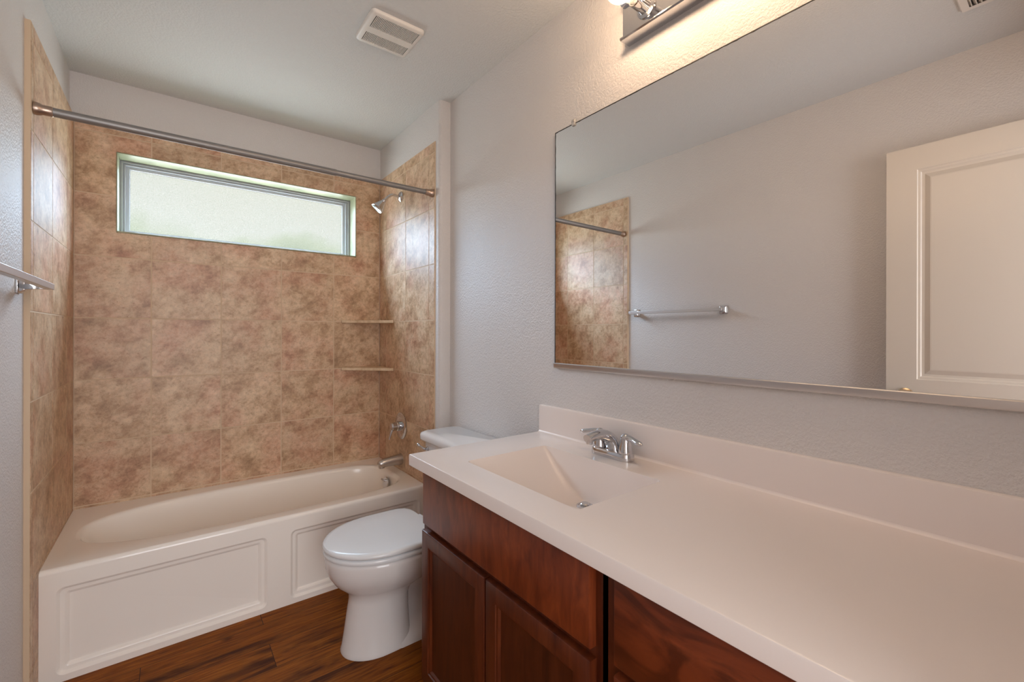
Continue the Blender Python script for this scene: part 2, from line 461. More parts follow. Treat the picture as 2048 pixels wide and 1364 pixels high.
# ------------------------------------------------------------ tile cladding
rng = random.Random(4)
YTUB = -.7085
P = .3082
ZL = [0.0, .431 - P, .431, .739, 1.0475, 1.3555, 1.6635, 1.972, 2.280, HT]
def tiles(name, parent, ul, zl, place, hole=None, skip=None, g=.0029, depth=.004):
    """ul/zl grid lines; place(u, z, d) -> 3D with d = distance in front of the drywall face"""
    bm = BM(); lay = bm.faces.layers.float.new('tile_rnd')
    def cell(u0, u1, z0, z1, d0, d1, rnd, mi):
        c = [(u0, z0, d0), (u1, z0, d0), (u1, z1, d0), (u0, z1, d0), (u0, z0, d1), (u1, z0, d1), (u1, z1, d1), (u0, z1, d1)]
        v = [bm.verts.new(place(*q)) for q in c]
        for q in ((0, 3, 2, 1), (4, 5, 6, 7), (0, 1, 5, 4), (1, 2, 6, 5), (2, 3, 7, 6), (3, 0, 4, 7)):
            f = bm.faces.new([v[i] for i in q]); f[lay] = rnd; f.material_index = mi
    def cut(rc):
        if not hole: return [rc]
        u0, u1, z0, z1 = rc; a0, a1, b0, b1 = hole
        if u1 <= a0 or u0 >= a1 or z1 <= b0 or z0 >= b1: return [rc]
        o = []
        if u0 < a0: o.append((u0, a0, z0, z1))
        if u1 > a1: o.append((a1, u1, z0, z1))
        m0, m1 = max(u0, a0), min(u1, a1)
        if z0 < b0: o.append((m0, m1, z0, b0))
        if z1 > b1: o.append((m0, m1, b1, z1))
        return o
    T = place.T
    for i in range(len(ul) - 1):
        for j in range(len(zl) - 1):
            rc = (ul[i], ul[i + 1], zl[j], zl[j + 1])
            if skip and skip(*rc): continue
            rnd = rng.random()
            for q in cut((rc[0] + g, rc[1] - g, rc[2] + g, rc[3] - g)): cell(*q, T - depth, T, rnd, 0)
            for q in cut(rc): cell(*q, 0.0, T - .0012, .5, 1)
    return obj(name, bm, ['tile', 'grout'], parent)
def pb(u, z, d): return (u, YB - d, z)
pb.T = YB
tiles('tile_surround', wb, [0, .2933, .6015, .9097, 1.2179, W], ZL[1:], pb, hole=(WX0, WX1, WZ0, WZ1))
def plf(u, z, d): return (XL + d, u, z)
plf.T = -XL
tl = tiles('tile_surround', wl, [-.826, -.787, -.479, -.171, .0], ZL, plf)
def prf(u, z, d): return (XJ - d, u, z)
prf.T = XJ - W
tiles('tile_surround', wa, [-.812, -.745, -.432, -.120, .0], ZL, prf)

# ------------------------------------------------------------ window
win = bpy.data.objects.new('window_1', None); C.objects.link(win); win.location = (.757, .12, WZ0)
struct(win, 'wide frosted transom window set in the tiled wall above the tub', 'window')
t = .005
bm = BM()
y0, y1 = -.003, .125
box(bm, WX0, WX0 + t, y0, y1, WZ0, WZ1); box(bm, WX1 - t, WX1, y0, y1, WZ0, WZ1)
box(bm, WX0 + t, WX1 - t, y0, y1, WZ1 - t, WZ1)
obj('window_reveal', bm, 'reveal', win, bevel=.002)
bm = BM(); box(bm, WX0 + t, WX1 - t, -.005, y1, WZ0, WZ0 + .008); obj('window_sill', bm, 'reveal', win, bevel=.002)
# vinyl frame of stepped rectangular rings
bm = BM()
GX0, GX1, GZ0, GZ1 = .198, 1.309, 1.828, 2.156
fx0, fx1, fz0, fz1 = WX0 + t, WX1 - t, WZ0 + .006, WZ1 - t
steps = [(0, .118), (.20, .118), (.20, .111), (.34, .111), (.34, .124), (.48, .124), (.48, .117), (.60, .117), (.60, .131), (1, .131), (1, .1395), (1.06, .1395)]
rings = []
for s, y in steps:
    a0 = fx0 + (GX0 - fx0) * s; a1 = fx1 + (GX1 - fx1) * s; b0 = fz0 + (GZ0 - fz0) * s; b1 = fz1 + (GZ1 - fz1) * s
    rings.append([(a0, y, b0), (a1, y, b0), (a1, y, b1), (a0, y, b1)])
loft(bm, rings, False, False)
obj('window_frame', bm, 'vinyl', win)
bm = BM(); box(bm, GX0 - .001, GX1 + .001, .1350, .1390, GZ0 - .001, GZ1 + .001); obj('window_glass', bm, 'pane', win)

# ------------------------------------------------------------ bathtub
ZR, YT = .419, -.709
tub = thing('bathtub', 'white alcove bathtub with a two-panel apron, along the window wall', 'bathtub', (W / 2, YT, 0))
bm = BM()
NA = 96
bx0, bx1, by0, by1 = .065, 1.462, -.625, -.085
bcx, bcy = (bx0 + bx1) / 2, (by0 + by1) / 2
X0, X1, Y1 = .0004, W - .0004, -.0004
def sq(a, x0, x1, y0, y1):
    c, s = math.cos(a), math.sin(a); hx, hy = (x1 - x0) / 2, (y1 - y0) / 2
    k = min(hx / abs(c) if abs(c) > 1e-9 else 9e9, hy / abs(s) if abs(s) > 1e-9 else 9e9)
    return ((x0 + x1) / 2 + c * k, (y0 + y1) / 2 + s * k)
def basin(a, x0, x1, y0, y1):
    # long rounded left end, tighter rounded right end
    c, s = math.cos(a), math.sin(a)
    e = 2.6 if c < 0 else 4.5
    d = (abs(c) ** e + abs(s) ** e) ** (-1 / e)
    return ((x0 + x1) / 2 + (x1 - x0) / 2 * c * d, (y0 + y1) / 2 + (y1 - y0) / 2 * s * d)
# outer angles chosen so that the corners are hit
hx, hy = (X1 - X0) / 2, (Y1 - YT - .016) / 2
ca = math.atan2(hy, hx)
angs = sorted([2 * PI * i / NA for i in range(NA)] + [ca, PI - ca, PI + ca, 2 * PI - ca])
# re-parameterise basin by same proportion
def ring(f, z): return [(*f(a), z) for a in angs]
rr = .016
rings = [ring(lambda a: sq(a, X0, X1, YT + rr, Y1), ZR)]
lip = [(.0, .0), (.25, -.001), (.6, -.005), (.85, -.012), (1.0, -.022)]
for s, dz in lip:
    k = .022 * s - .012
    rings.append(ring(lambda a, k=k: basin(a, bx0 + k, bx1 - k, by0 + k, by1 - k), ZR + dz - .001))
for s in (.15, .3, .5, .7, .85, .95, 1.0):
    z = ZR - .022 - .30 * math.sin(s * PI / 2) ** 1.0
    q = s ** 1.5
    sl, sr, sy = .30 * s, .07 * q, .075 * q
    rings.append(ring(lambda a, sl=sl, sr=sr, sy=sy: basin(a, bx0 + .01 + sl, bx1 - .01 - sr, by0 + .01 + sy, by1 - .01 - sy), z))
loft(bm, rings, False, True)
# rounded front edge
fr = []
for a in range(0, 91, 15):
    fr.append((YT + rr - rr * math.sin(R(a)), ZR - rr + rr * math.cos(R(a))))
rows = [[bm.verts.new((x, y, z)) for x in (X0, X1)] for y, z in fr]
for a, b in zip(rows, rows[1:]): bm.faces.new((a[0], a[1], b[1], b[0]))
obj('tub_basin', bm, 'tub', tub, smooth=50)
# apron with two stepped panels
bm = BM()
y = YT
zt = ZR - rr
outer = [bm.verts.new(p) for p in ((X0, y, 0), (X1, y, 0), (X1, y, zt), (X0, y, zt))]
holes = []
for x0, x1 in ((.044, .728), (.826, 1.488)):
    prev = None
    for ins, dy, rad in ((0, 0, .024), (.004, .003, .022), (.010, .010, .018), (.014, .011, .016), (.022, .011, .010), (.026, .013, .008), (.034, .021, .006), (.04, .022, .005)):
        L = [bm.verts.new((px, y + dy, pz)) for px, pz in rrect(x0 + ins, x1 - ins, .024 + ins, .347 - ins, rad)]
        if prev is None: holes.append(L)
        else:
            for i in range(len(L)):
                j = (i + 1) % len(L); bm.faces.new((prev[i], prev[j], L[j], L[i]))
        prev = L
    bm.faces.new(prev)
fill_loops(bm, [outer] + holes)
for xx in (X0, X1):
    a = [bm.verts.new(p) for p in ((xx, y, 0), (xx, y, zt), (xx, y + .03, zt), (xx, y + .03, 0))]
    bm.faces.new(a)
obj('apron', bm, 'tub', tub, smooth=25)
bm = BM(); lathe(bm, (1.434, -.355, .352), (-1, 0, .18), [(0, .036), (.004, .038), (.009, .035), (.012, .02)], 28); 
op = obj('overflow_plate', bm, 'chrome', tub, smooth=True)
bm = BM(); tube(bm, [(1.424, -.355, .368), (1.412, -.355, .378), (1.404, -.355, .384)], .006, 10); obj('trip_lever', bm, 'chrome', op, smooth=True)
bm = BM(); lathe(bm, (1.30, -.355, .0965), (0, 0, 1), [(0, .034), (.003, .034), (.005, .025), (.002, .014)], 28); obj('tub_drain', bm, 'chrome', tub, smooth=True)

# ------------------------------------------------------------ shower fittings
def shelf(z, label):
    bm = BM()
    pts = [(W - .001, -.001), (1.266, -.001), (1.266, -.011)] + bez((1.272, -.014, 0), (1.36, -.085, 0), (1.44, -.165, 0), (1.510, -.247, 0), 8) + [(1.514, -.253, 0), (W - .001, -.253, 0)]
    pts = [p[:2] for p in pts]
    loft(bm, [[(x, y, z - .018) for x, y in pts], [(x, y, z) for x, y in pts]])
    lay = bm.faces.layers.float.new('tile_rnd')
    for f in bm.faces: f[lay] = .7 if z > 1.2 else .3
    o = obj('corner_shelf', bm, 'shelf', None, bevel=.002)
    return tag(o, label, 'shelf', 'corner shelves in the shower')
shelf(1.365, 'upper of the two tan stone corner shelves in the shower')
shelf(1.053, 'lower of the two tan stone corner shelves, nearer the tub')

sh = thing('wall_mounted_shower', 'chrome shower head on a curved arm high on the right tiled wall', 'shower head', (W, -.36, 2.14))
bm = BM(); lathe(bm, (W - .0005, -.36, 2.14), (-1, 0, 0), [(0, .033), (.004, .033), (.012, .024), (.016, .013)], 28); obj('flange', bm, 'chrome', sh, smooth=True)
bm = BM(); tube(bm, [(W - .003, -.36, 2.14)] + bez((W - .03, -.36, 2.142), (1.462, -.36, 2.150), (1.45, -.36, 2.135), (1.415, -.36, 2.098), 10), .0085, 16); obj('shower_arm', bm, 'chrome', sh, smooth=True)
bm = BM(); ax = Vector((-.62, 0, -.78)).normalized()
lathe(bm, (1.419, -.36, 2.102), ax, [(0, .010), (.004, .013), (.014, .013), (.017, .011), (.022, .018), (.040, .024), (.062, .033), (.074, .037), (.080, .037), (.082, .034), (.0805, .030), (.080, .0)], 32)
obj('spray_head', bm, 'chrome', sh, smooth=35)

vl = thing('shower_valve', 'round chrome shower valve trim with lever on the right tiled wall', 'shower valve', (W, -.375, .70))
bm = BM(); lathe(bm, (W - .0005, -.375, .70), (-1, 0, 0), [(0, .082), (.004, .083), (.008, .078), (.012, .05), (.013, .03)], 40); obj('escutcheon', bm, 'chrome', vl, smooth=35)
bm = BM(); lathe(bm, (W - .011, -.375, .70), (-1, 0, 0), [(0, .030), (.02, .030), (.024, .026), (.05, .026), (.058, .020), (.060, .0)], 28)
obj('valve_hub', bm, 'chrome', vl, smooth=35)
bm = BM(); tube(bm, bez((W - .055, -.375, .695), (1.456, -.375, .68), (1.452, -.375, .655), (1.444, -.375, .625), 8), .01, 12, flat=[(.014 - .006 * i / 8, .010 - .005 * i / 8) for i in range(9)])
obj('lever_handle', bm, 'chrome', vl, smooth=True)

sp = thing('tub_spout', 'chrome tub spout over the right end of the white bathtub', 'spout', (W, -.375, .49))
bm = BM()
pts = [(W - .0005, -.375, .492), (W - .008, -.375, .492), (1.49, -.375, .491), (1.45, -.375, .489), (1.41, -.375, .486), (1.388, -.375, .483), (1.378, -.375, .480), (1.374, -.375, .477)]
fl = [(.031, .034), (.031, .034), (.030, .032), (.028, .029), (.026, .026), (.024, .024), (.019, .019), (.010, .010)]
tube(bm, pts, 0, 24, flat=fl); obj('spout_body', bm, 'nickel', sp, smooth=45)
bm = BM(); lathe(bm, (1.396, -.375, .468), (0, 0, -1), [(0, .019), (.010, .019), (.012, .014)], 20); obj('spout_outlet', bm, 'nickel', sp, smooth=35)

rod = thing('shower_rod', 'straight grey metal shower curtain rod spanning the tub opening', 'curtain rod', (W / 2, -.79, 2.055))
ry, rz = -.79, 2.056
bm = BM(); lathe(bm, (.02, ry, rz), (1, 0, 0), [(0, .0155), (.985, .0155), (.987, .0145)], 24); obj('outer_tube', bm, 'rod', rod, smooth=35)
bm = BM(); lathe(bm, (1.0, ry, rz), (1, 0, 0), [(0, .0135), (.505, .0135)], 24); obj('inner_tube', bm, 'rod', rod, smooth=35)
for x, s in ((.001, 1), (W - .001, -1)):
    bm = BM(); lathe(bm, (x, ry, rz), (s, 0, 0), [(0, .022), (.006, .0225), (.016, .020), (.02, .0172), (.045, .0172), (.047, .0155)], 24); obj('end_cap', bm, 'copper', rod, smooth=35)

# ------------------------------------------------------------ towel bar on the left wall
tb = thing('towel_bar', 'square chrome towel bar on the left wall in front of the shower', 'towel bar', (XL, -1.22, 1.432))
bz, bxx = 1.436, .055
bm = BM(); box(bm, bxx - .010, bxx + .010, -1.60, -.885, bz - .010, bz + .010); obj('bar', bm, 'bar', tb, bevel=.0012)
for yy in (-.905, -1.575):
    bm = BM()
    rings = []
    for x, h in ((XL, .026), (XL + .006, .026), (XL + .008, .022), (XL + .022, .014), (XL + .040, .011), (bxx - .006, .0105)):
        rings.append([(x, yy - h, bz - h), (x, yy + h, bz - h), (x, yy + h, bz + h), (x, yy - h, bz + h)])
    loft(bm, rings); obj('bracket', bm, 'chrome', tb, bevel=.001)

# ------------------------------------------------------------ ceiling fittings
fan = thing('exhaust_fan', 'square white exhaust fan grille with two banks of slots on the ceiling', 'ceiling vent', (1.098, -1.222, HC))
vx0, vx1, vy0, vy1 = .995, 1.221, -1.307, -1.090
zt = HC - .016
bm = BM()
def plate(bm, x0, x1, y0, y1, z, rad, slots):
    L = [bm.verts.new((px, py, z)) for px, py in rrect(x0, x1, y0, y1, rad)]
    hs = [[bm.verts.new(p) for p in ((a, c, z), (b, c, z), (b, d, z), (a, d, z))] for a, b, c, d in slots]
    fill_loops(bm, [L] + hs)
    return L, hs
banks = [(1.017, 1.203, -1.289, -1.211), (1.017, 1.203, -1.175, -1.113)]
Lb, hs = plate(bm, vx0 + .011, vx1 - .011, vy0 + .011, vy1 - .011, zt, .012, banks)
prev = Lb
for ins, z, rad in ((.005, zt + .002, .016), (.001, zt + .006, .018), (0, HC - .0005, .018)):
    L = [bm.verts.new((px, py, z)) for px, py in rrect(vx0 + ins, vx1 - ins, vy0 + ins, vy1 - ins, rad)]
    for i in range(len(L)):
        j = (i + 1) % len(L); bm.faces.new((prev[i], prev[j], L[j], L[i]))
    prev = L
for h in hs:
    up = [bm.verts.new((v.co.x, v.co.y, zt + .006)) for v in h]
    for i in range(4):
        j = (i + 1) % 4; bm.faces.new((h[i], h[j], up[j], up[i]))
cov = obj('fan_cover', bm, 'white_plastic', fan, smooth=50)
bm = BM()
for x0, x1, a, b in banks: box(bm, x0 - .002, x1 + .002, a - .002, b + .002, HC - .006, HC - .001)
obj('fan_cavity_shade', bm, 'slat_shadow', fan)  # dark sheets above the slots, painted as cavity shade
for x0, x1, a, b in banks:
    bm = BM(); n = 33
    for i in range(1, n):
        x = x0 + (x1 - x0) * i / n; box(bm, x - .0012, x + .0012, a, b, zt + .0005, zt + .006)
    obj('slot_bank', bm, 'white_plastic', fan)

reg = thing('air_register', 'white rectangular louvered air register on the ceiling near the door, seen reflected in the mirror', 'ceiling vent', (.49, -2.79, HC))
bm = BM()
ax0, ax1, ay0, ay1 = .343, .643, -2.876, -2.696
bm2 = [(ax0 + .028, ax1 - .028, ay0 + .028, ay1 - .028)]
L, hs = plate(bm, ax0 + .006, ax1 - .006, ay0 + .006, ay1 - .006, HC - .012, .004, bm2)
Lo = [bm.verts.new((px, py, HC - .0005)) for px, py in rrect(ax0, ax1, ay0, ay1, .006)]
for i in range(len(L)):
    j = (i + 1) % len(L); bm.faces.new((L[i], L[j], Lo[j], Lo[i]))
obj('register_frame', bm, 'white_plastic', reg, smooth=35)
bm = BM(); box(bm, ax0 + .026, ax1 - .026, ay0 + .026, ay1 - .026, HC - .003, HC - .001); obj('register_cavity_shade', bm, 'slat_shadow', reg)  # dark plate painted as the shade behind the louvers
bm = BM()
for i in range(9):
    yy = ay0 + .036 + i * .0135
    v = [bm.verts.new(p) for p in ((ax0 + .028, yy, HC - .012), (ax1 - .028, yy, HC - .012), (ax1 - .028, yy + .009, HC - .004), (ax0 + .028, yy + .009, HC - .004),
                                   (ax0 + .028, yy + .0012, HC - .0125), (ax1 - .028, yy + .0012, HC - .0125), (ax1 - .028, yy + .0102, HC - .0045), (ax0 + .028, yy + .0102, HC - .0045))]
    for q in ((0, 1, 2, 3), (7, 6, 5, 4), (0, 4, 5, 1), (1, 5, 6, 2), (2, 6, 7, 3), (3, 7, 4, 0)): bm.faces.new([v[k] for k in q])
obj('register_louvers', bm, 'white_plastic', reg)

# ------------------------------------------------------------ mirror
MY0, MY1, MZ0, MZ1 = -3.12, -1.7077, 1.154, 2.0816
mi = thing('wall_mirror', 'large frameless mirror on the wall above the white countertop', 'mirror', (XV, -2.41, MZ0))
bm = BM(); f = box(bm, XV - .007, XV - .001, MY0, MY1, MZ0, MZ1, 1)
for q in f: q.material_index = 1
for q in f:
    if all(abs(v.co.x - (XV - .007)) < 1e-6 for v in q.verts): q.material_index = 0
obj('mirror_glass', bm, ['mirror', 'edge'], mi)
bm = BM()
# slim dark worn line along the top and left edges
x = XV - .0078
def strip(bm, a, b, n, seed, horiz):
    rg = random.Random(seed); lo, hi = [], []
    for i in range(n + 1):
        s = a + (b - a) * i / n; wd = .0020 + .0016 * rg.random() ** 3
        if horiz: lo.append((x, s, MZ1 - wd)); hi.append((x, s, MZ1 + .0006))
        else: lo.append((x, MY1 - wd, s)); hi.append((x, MY1 + .0006, s))
    loft(bm, [[(p[0] + .0008, p[1], p[2]) for p in lo], lo, hi, [(p[0] + .0008, p[1], p[2]) for p in hi]], False, False, closed=False)
strip(bm, MY0, MY1, 160, 1, True); strip(bm, MZ0 + .01, MZ1, 60, 2, False)
obj('mirror_edge', bm, 'edge', mi)
bm = BM()
prof = [(XV - .001, MZ0 - .008), (XV - .012, MZ0 - .008), (XV - .0135, MZ0 - .004), (XV - .0135, MZ0 + .010), (XV - .012, MZ0 + .012), (XV - .0095, MZ0 + .012), (XV - .0085, MZ0 + .010), (XV - .001, MZ0 - .004)]
loft(bm, [[(a, MY0, c) for a, c in prof], [(a, MY1, c) for a, c in prof]]); obj('bottom_channel', bm, 'alu', mi, smooth=35)
cl = BM(); box(cl, XV - .013, XV - .0005, -1.820, -1.802, MZ1 - .010, MZ1 + .016)
cl = obj('mirror_clip', cl, 'clear_plastic', mi, bevel=.004, seg=3)
bm = BM(); lathe(bm, (XV - .013, -1.811, MZ1 + .008), (-1, 0, 0), [(0, .004), (.0015, .0035), (.002, .0)], 12); obj('clip_screw', bm, 'nickel', cl, smooth=35)

# ------------------------------------------------------------ vanity light
lf = thing('vanity_light', 'chrome bar vanity light with clear globe bulbs above the mirror', 'light fixture', (XV, -2.405, 2.25))
LY0, LY1, LZ0, LZ1 = -2.75, -2.062, 2.252, 2.372
bm = BM()
prof = [(XV - .0005, LZ0 - .004), (XV - .046, LZ0 - .004), (XV - .050, LZ0), (XV - .050, LZ0 + .004), (XV - .044, LZ0 + .008), (XV - .034, LZ0 + .010), (XV - .034, LZ1 - .010), (XV - .044, LZ1 - .008), (XV - .050, LZ1 - .004), (XV - .050, LZ1), (XV - .046, LZ1 + .004), (XV - .0005, LZ1 + .004)]
loft(bm, [[(a, LY0, c) for a, c in prof], [(a, LY1, c) for a, c in prof]]); obj('back_plate', bm, 'chrome', lf, smooth=30)
for i in range(3):
    yy = LY1 - .092 - i * .252; zz = 2.312
    bm = BM(); lathe(bm, (XV - .034, yy, zz), (-1, 0, 0), [(0, .034), (.006, .033), (.009, .024), (.012, .0225), (.060, .0225), (.062, .021), (.060, .017), (.03, .016)], 32, True, True)
    sk = obj('socket', bm, 'chrome', lf, smooth=35)
    bm = BM()
    r0 = .042; cx = XV - .165; c = Vector((cx, yy, zz))
    h0 = (XV - .090) - cx
    prof = [(0, .0155), (.012, .0165), (.020, .0195)] + [(h0 - r0 * math.cos(R(32 + k * 148 / 12.0)), r0 * math.sin(R(32 + k * 148 / 12.0))) for k in range(13)]
    lathe(bm, (XV - .090, yy, zz), (-1, 0, 0), prof, 32, False, True)
    gb = obj('bulb', bm, 'bulb', sk, smooth=60)
    bm = BM()
    pts = [c + Vector((.012 * math.cos(k * PI / 3) + .008, .016 * math.cos(k * PI / 6), .016 * math.sin(k * PI / 6))) for k in range(13)]
    tube(bm, pts, .0022, 8); tube(bm, [c + Vector((.064, .004, 0)), c + Vector((.02, .014, 0))], .0012, 6); tube(bm, [c + Vector((.064, -.004, 0)), c + Vector((.02, -.014, 0))], .0012, 6)
    obj('filament', bm, 'filament', sk)
    l = bpy.data.lights.new('bulb_glow', 'POINT'); l.energy = BULB_POWER; l.color = BULB_COL; l.shadow_soft_size = .030
    lo = bpy.data.objects.new('bulb_glow', l); C.objects.link(lo); lo.location = c

# ------------------------------------------------------------ vanity cabinets
XF = 1.050        # face-frame plane
XD = 1.030        # front of doors and drawers
ZC0, ZC1 = .8442, .882
VY1, VYM, VY0 = -1.652, -2.4255, -3.16
def slab(name, parent, y0, y1, z0, z1, mat, x0=XD, x1=XF - .0005):
    bm = BM(); e = .006
    ring = lambda x, i: [(x, y0 + i, z0 + i), (x, y1 - i, z0 + i), (x, y1 - i, z1 - i), (x, y0 + i, z1 - i)]
    loft(bm, [ring(x1, 0), ring(x0 + .004, 0), ring(x0 + .001, .0012), ring(x0, .004)])
    return obj(name, bm, mat, parent, smooth=25)
def shaker(name, parent, y0, y1, z0, z1):
    sw = .056
    bm = BM()
    # rail and stile frame with a bevelled inner edge, one mesh; panel is a child
    O = [(y0, z0), (y1, z0), (y1, z1), (y0, z1)]
    def rg(x, i): return [(x, y0 + i, z0 + i), (x, y1 - i, z0 + i), (x, y1 - i, z1 - i), (x, y0 + i, z1 - i)]
    loft(bm, [rg(XF - .0005, 0), rg(XD + .004, 0), rg(XD + .001, .0012), rg(XD, .004), rg(XD, sw - .012), rg(XD + .003, sw - .010), rg(XD + .004, sw - .005), rg(XD + .010, sw)], True, False)
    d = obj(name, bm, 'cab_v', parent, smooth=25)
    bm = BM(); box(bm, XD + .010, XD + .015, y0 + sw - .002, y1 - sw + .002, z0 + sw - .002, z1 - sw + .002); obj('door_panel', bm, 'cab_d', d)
    return d
cb = thing('sink_cabinet', 'cherry-stained two-door sink base cabinet under the white countertop, beside the toilet', 'cabinet', (1.3, (VY1 + VYM) / 2, 0))
def carcass(parent, y0, y1):
    bm = BM()
    t = .016
    box(bm, XF, XV - .002, y0, y0 + t, 0, ZC0 - .001); box(bm, XF, XV - .002, y1 - t, y1, 0, ZC0 - .001)
    box(bm, XF, XV - .002, y0 + t, y1 - t, .10, .116); box(bm, XV - .012, XV - .002, y0 + t, y1 - t, .116, ZC0 - .001)
    box(bm, XF + .06, XF + .075, y0 + t, y1 - t, 0, .10)
    return obj('carcass', bm, 'cab_v', parent)
def face(parent, y0, y1, z_rails):
    bm = BM(); x0, x1 = XF - .0004, XF + .018
    sw = .04
    box(bm, x0, x1, y0, y0 + sw, .10, ZC0 - .001); box(bm, x0, x1, y1 - sw, y1, .10, ZC0 - .001)
    for a, b in z_rails: box(bm, x0, x1, y0 + sw, y1 - sw, a, b)
    return obj('face_frame', bm, 'cab_v', parent)
XFK = XF
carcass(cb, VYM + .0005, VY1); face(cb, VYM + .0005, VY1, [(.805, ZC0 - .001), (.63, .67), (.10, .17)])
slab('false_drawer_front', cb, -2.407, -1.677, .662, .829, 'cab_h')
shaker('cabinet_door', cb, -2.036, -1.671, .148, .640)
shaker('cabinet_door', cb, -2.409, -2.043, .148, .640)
db = thing('drawer_cabinet', 'cherry-stained drawer cabinet under the right end of the countertop', 'cabinet', (1.3, (VYM + VY0) / 2 - .01, 0))
DY1 = VYM - .013
carcass(db, VY0, DY1); face(db, VY0, DY1, [(.815, ZC0 - .001), (.63, .67), (.39, .43), (.10, .17)])
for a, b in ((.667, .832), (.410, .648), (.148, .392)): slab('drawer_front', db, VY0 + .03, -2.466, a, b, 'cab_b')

# ------------------------------------------------------------ countertop with integral sink
ct = thing('countertop', 'white cultured marble countertop with integral rectangular sink and backsplash', 'countertop', (1.3, -2.4, ZC0))
CX0, CX1, CY0, CY1 = 1.0048, XV - .0005, -3.175, -1.6275
SX0, SX1, SY0, SY1 = 1.116, 1.441, -2.292, -1.817
dx, dy, dep = 1.392, -2.056, .132
bm = BM()
e = .004
out_t = [bm.verts.new((px, py, ZC1)) for px, py in ((CX0 + e, CY0 + e), (CX1, CY0 + e), (CX1, CY1 - e), (CX0 + e, CY1 - e))]
K = 8
def sinkring(s, rad):
    # s: 0 at the rim, 1 at the drain
    a0 = SX0 + (dx - .036 - SX0) * s; a1 = SX1 + (dx + .028 - SX1) * s
    b0 = SY0 + (dy - .036 - SY0) * s; b1 = SY1 + (dy + .036 - SY1) * s
    return rrect(a0, a1, b0, b1, rad, K)
rl = [bm.verts.new((px, py, ZC1)) for px, py in sinkring(-.012, .014)]
fill_loops(bm, [out_t, rl])
prev = rl
prof = [(0.0, -.002), (.012, -.007)]
for i in range(1, 13):
    s = i / 12; prof.append((.012 + .988 * s, -.007 - (dep - .007) * math.sin(min(1, s) * PI / 2 * .97) / math.sin(PI / 2 * .97)))
for s, z in prof:
    L = [bm.verts.new((px, py, ZC1 + z)) for px, py in sinkring(s, .012 + .018 * max(s, 0))]
    for i in range(len(L)):
        j = (i + 1) % len(L); bm.faces.new((prev[i], prev[j], L[j], L[i]))
    prev = L
bm.faces.new(prev)
# edges of the slab
def q(z, i): return [bm.verts.new((px, py, z)) for px, py in ((CX0 + i, CY0 + i), (CX1, CY0 + i), (CX1, CY1 - i), (CX0 + i, CY1 - i))]
prev = out_t
for z, i in ((ZC1 - .0012, .0012), (ZC1 - .004, 0), (ZC0 + .002, 0), (ZC0, .002)):
    L = q(z, i)
    for a in range(4):
        b = (a + 1) % 4; bm.faces.new((prev[a], prev[b], L[b], L[a]))
    prev = L
inner = [bm.verts.new((px, py, ZC0)) for px, py in ((CX0 + .10, SY0 - .1), (CX1 - .1, SY0 - .1), (CX1 - .1, SY1 + .1), (CX0 + .10, SY1 + .1))]
fill_loops(bm, [prev, inner])
obj('counter_slab', bm, 'counter', ct, smooth=30)
bm = BM()
bx_ = 1.5767
prof = [(bx_, ZC1 - .001), (bx_, .985), (bx_ + .0015, .9895), (bx_ + .005, .9908), (XV - .0005, .9908), (XV - .0005, ZC1 - .001)]
loft(bm, [[(a, CY0, c) for a, c in prof], [(a, CY1 - .001, c) for a, c in prof]]); 
# cove where the splash meets the top
cv = [(bx_ + .0003, ZC1 + .008)] + [(bx_ - .008 + .008 * math.sin(R(a)), ZC1 + .008 - .008 * math.cos(R(a)) + .0002) for a in range(75, -1, -15)] + [(bx_ - .008, ZC1 - .0005), (bx_ + .0003, ZC1 - .0005)]
loft(bm, [[(a, CY0, c) for a, c in cv], [(a, CY1 - .001, c) for a, c in cv]])
tag(obj('backsplash', bm, 'counter', None, smooth=35), 'low white backsplash strip along the wall behind the countertop, below the mirror', 'backsplash')
bm = BM(); lathe(bm, (dx, dy, ZC1 - dep - .0005), (0, 0, 1), [(0, .026), (.004, .026), (.006, .021), (.003, .019), (.002, .0)], 32); dr = obj('sink_drain', bm, 'chrome', ct, smooth=35)
bm = BM(); lathe(bm, (dx, dy, ZC1 - dep + .001), (0, 0, 1), [(0, .013), (.007, .015), (.010, .012), (.011, .0)], 24); obj('stopper', bm, 'chrome', dr, smooth=35)

# ------------------------------------------------------------ faucet
fc = thing('faucet', 'chrome two-handle centerset faucet on the countertop behind the sink', 'faucet', (1.522, -2.056, ZC1))
fx, fy, fz = 1.522, -2.056, ZC1
bm = BM()
def stad(hw, hl, z, n=14):
    o = []
    for i in range(n + 1):
        a = PI * i / n; o.append((fx + hw * math.cos(a), fy + hl + hw * math.sin(a), z))
    for i in range(n + 1):
        a = PI + PI * i / n; o.append((fx + hw * math.cos(a), fy - hl + hw * math.sin(a), z))
    return o
loft(bm, [stad(.027, .053, fz), stad(.0275, .053, fz + .004), stad(.0265, .053, fz + .020), stad(.024, .053, fz + .024), stad(.018, .05, fz + .026)])
obj('base_plate', bm, 'chrome', fc, smooth=30)
bm = BM()
sp_pts = bez((fx + .010, fy, fz + .010), (fx + .004, fy, fz + .066), (fx - .036, fy, fz + .092), (fx - .120, fy, fz + .074), 14)
tube(bm, sp_pts, 0, 24, flat=[(.030 - .014 * (i / 14) ** .8, .030 - .0165 * (i / 14) ** .6) for i in range(15)])
spt = obj('spout', bm, 'chrome', fc, smooth=50)
bm = BM(); lathe(bm, (fx - .108, fy, fz + .074), (-.15, 0, -1), [(0, .011), (.016, .0105), (.018, .009), (.017, .0)], 20); obj('aerator', bm, 'chrome', spt, smooth=35)
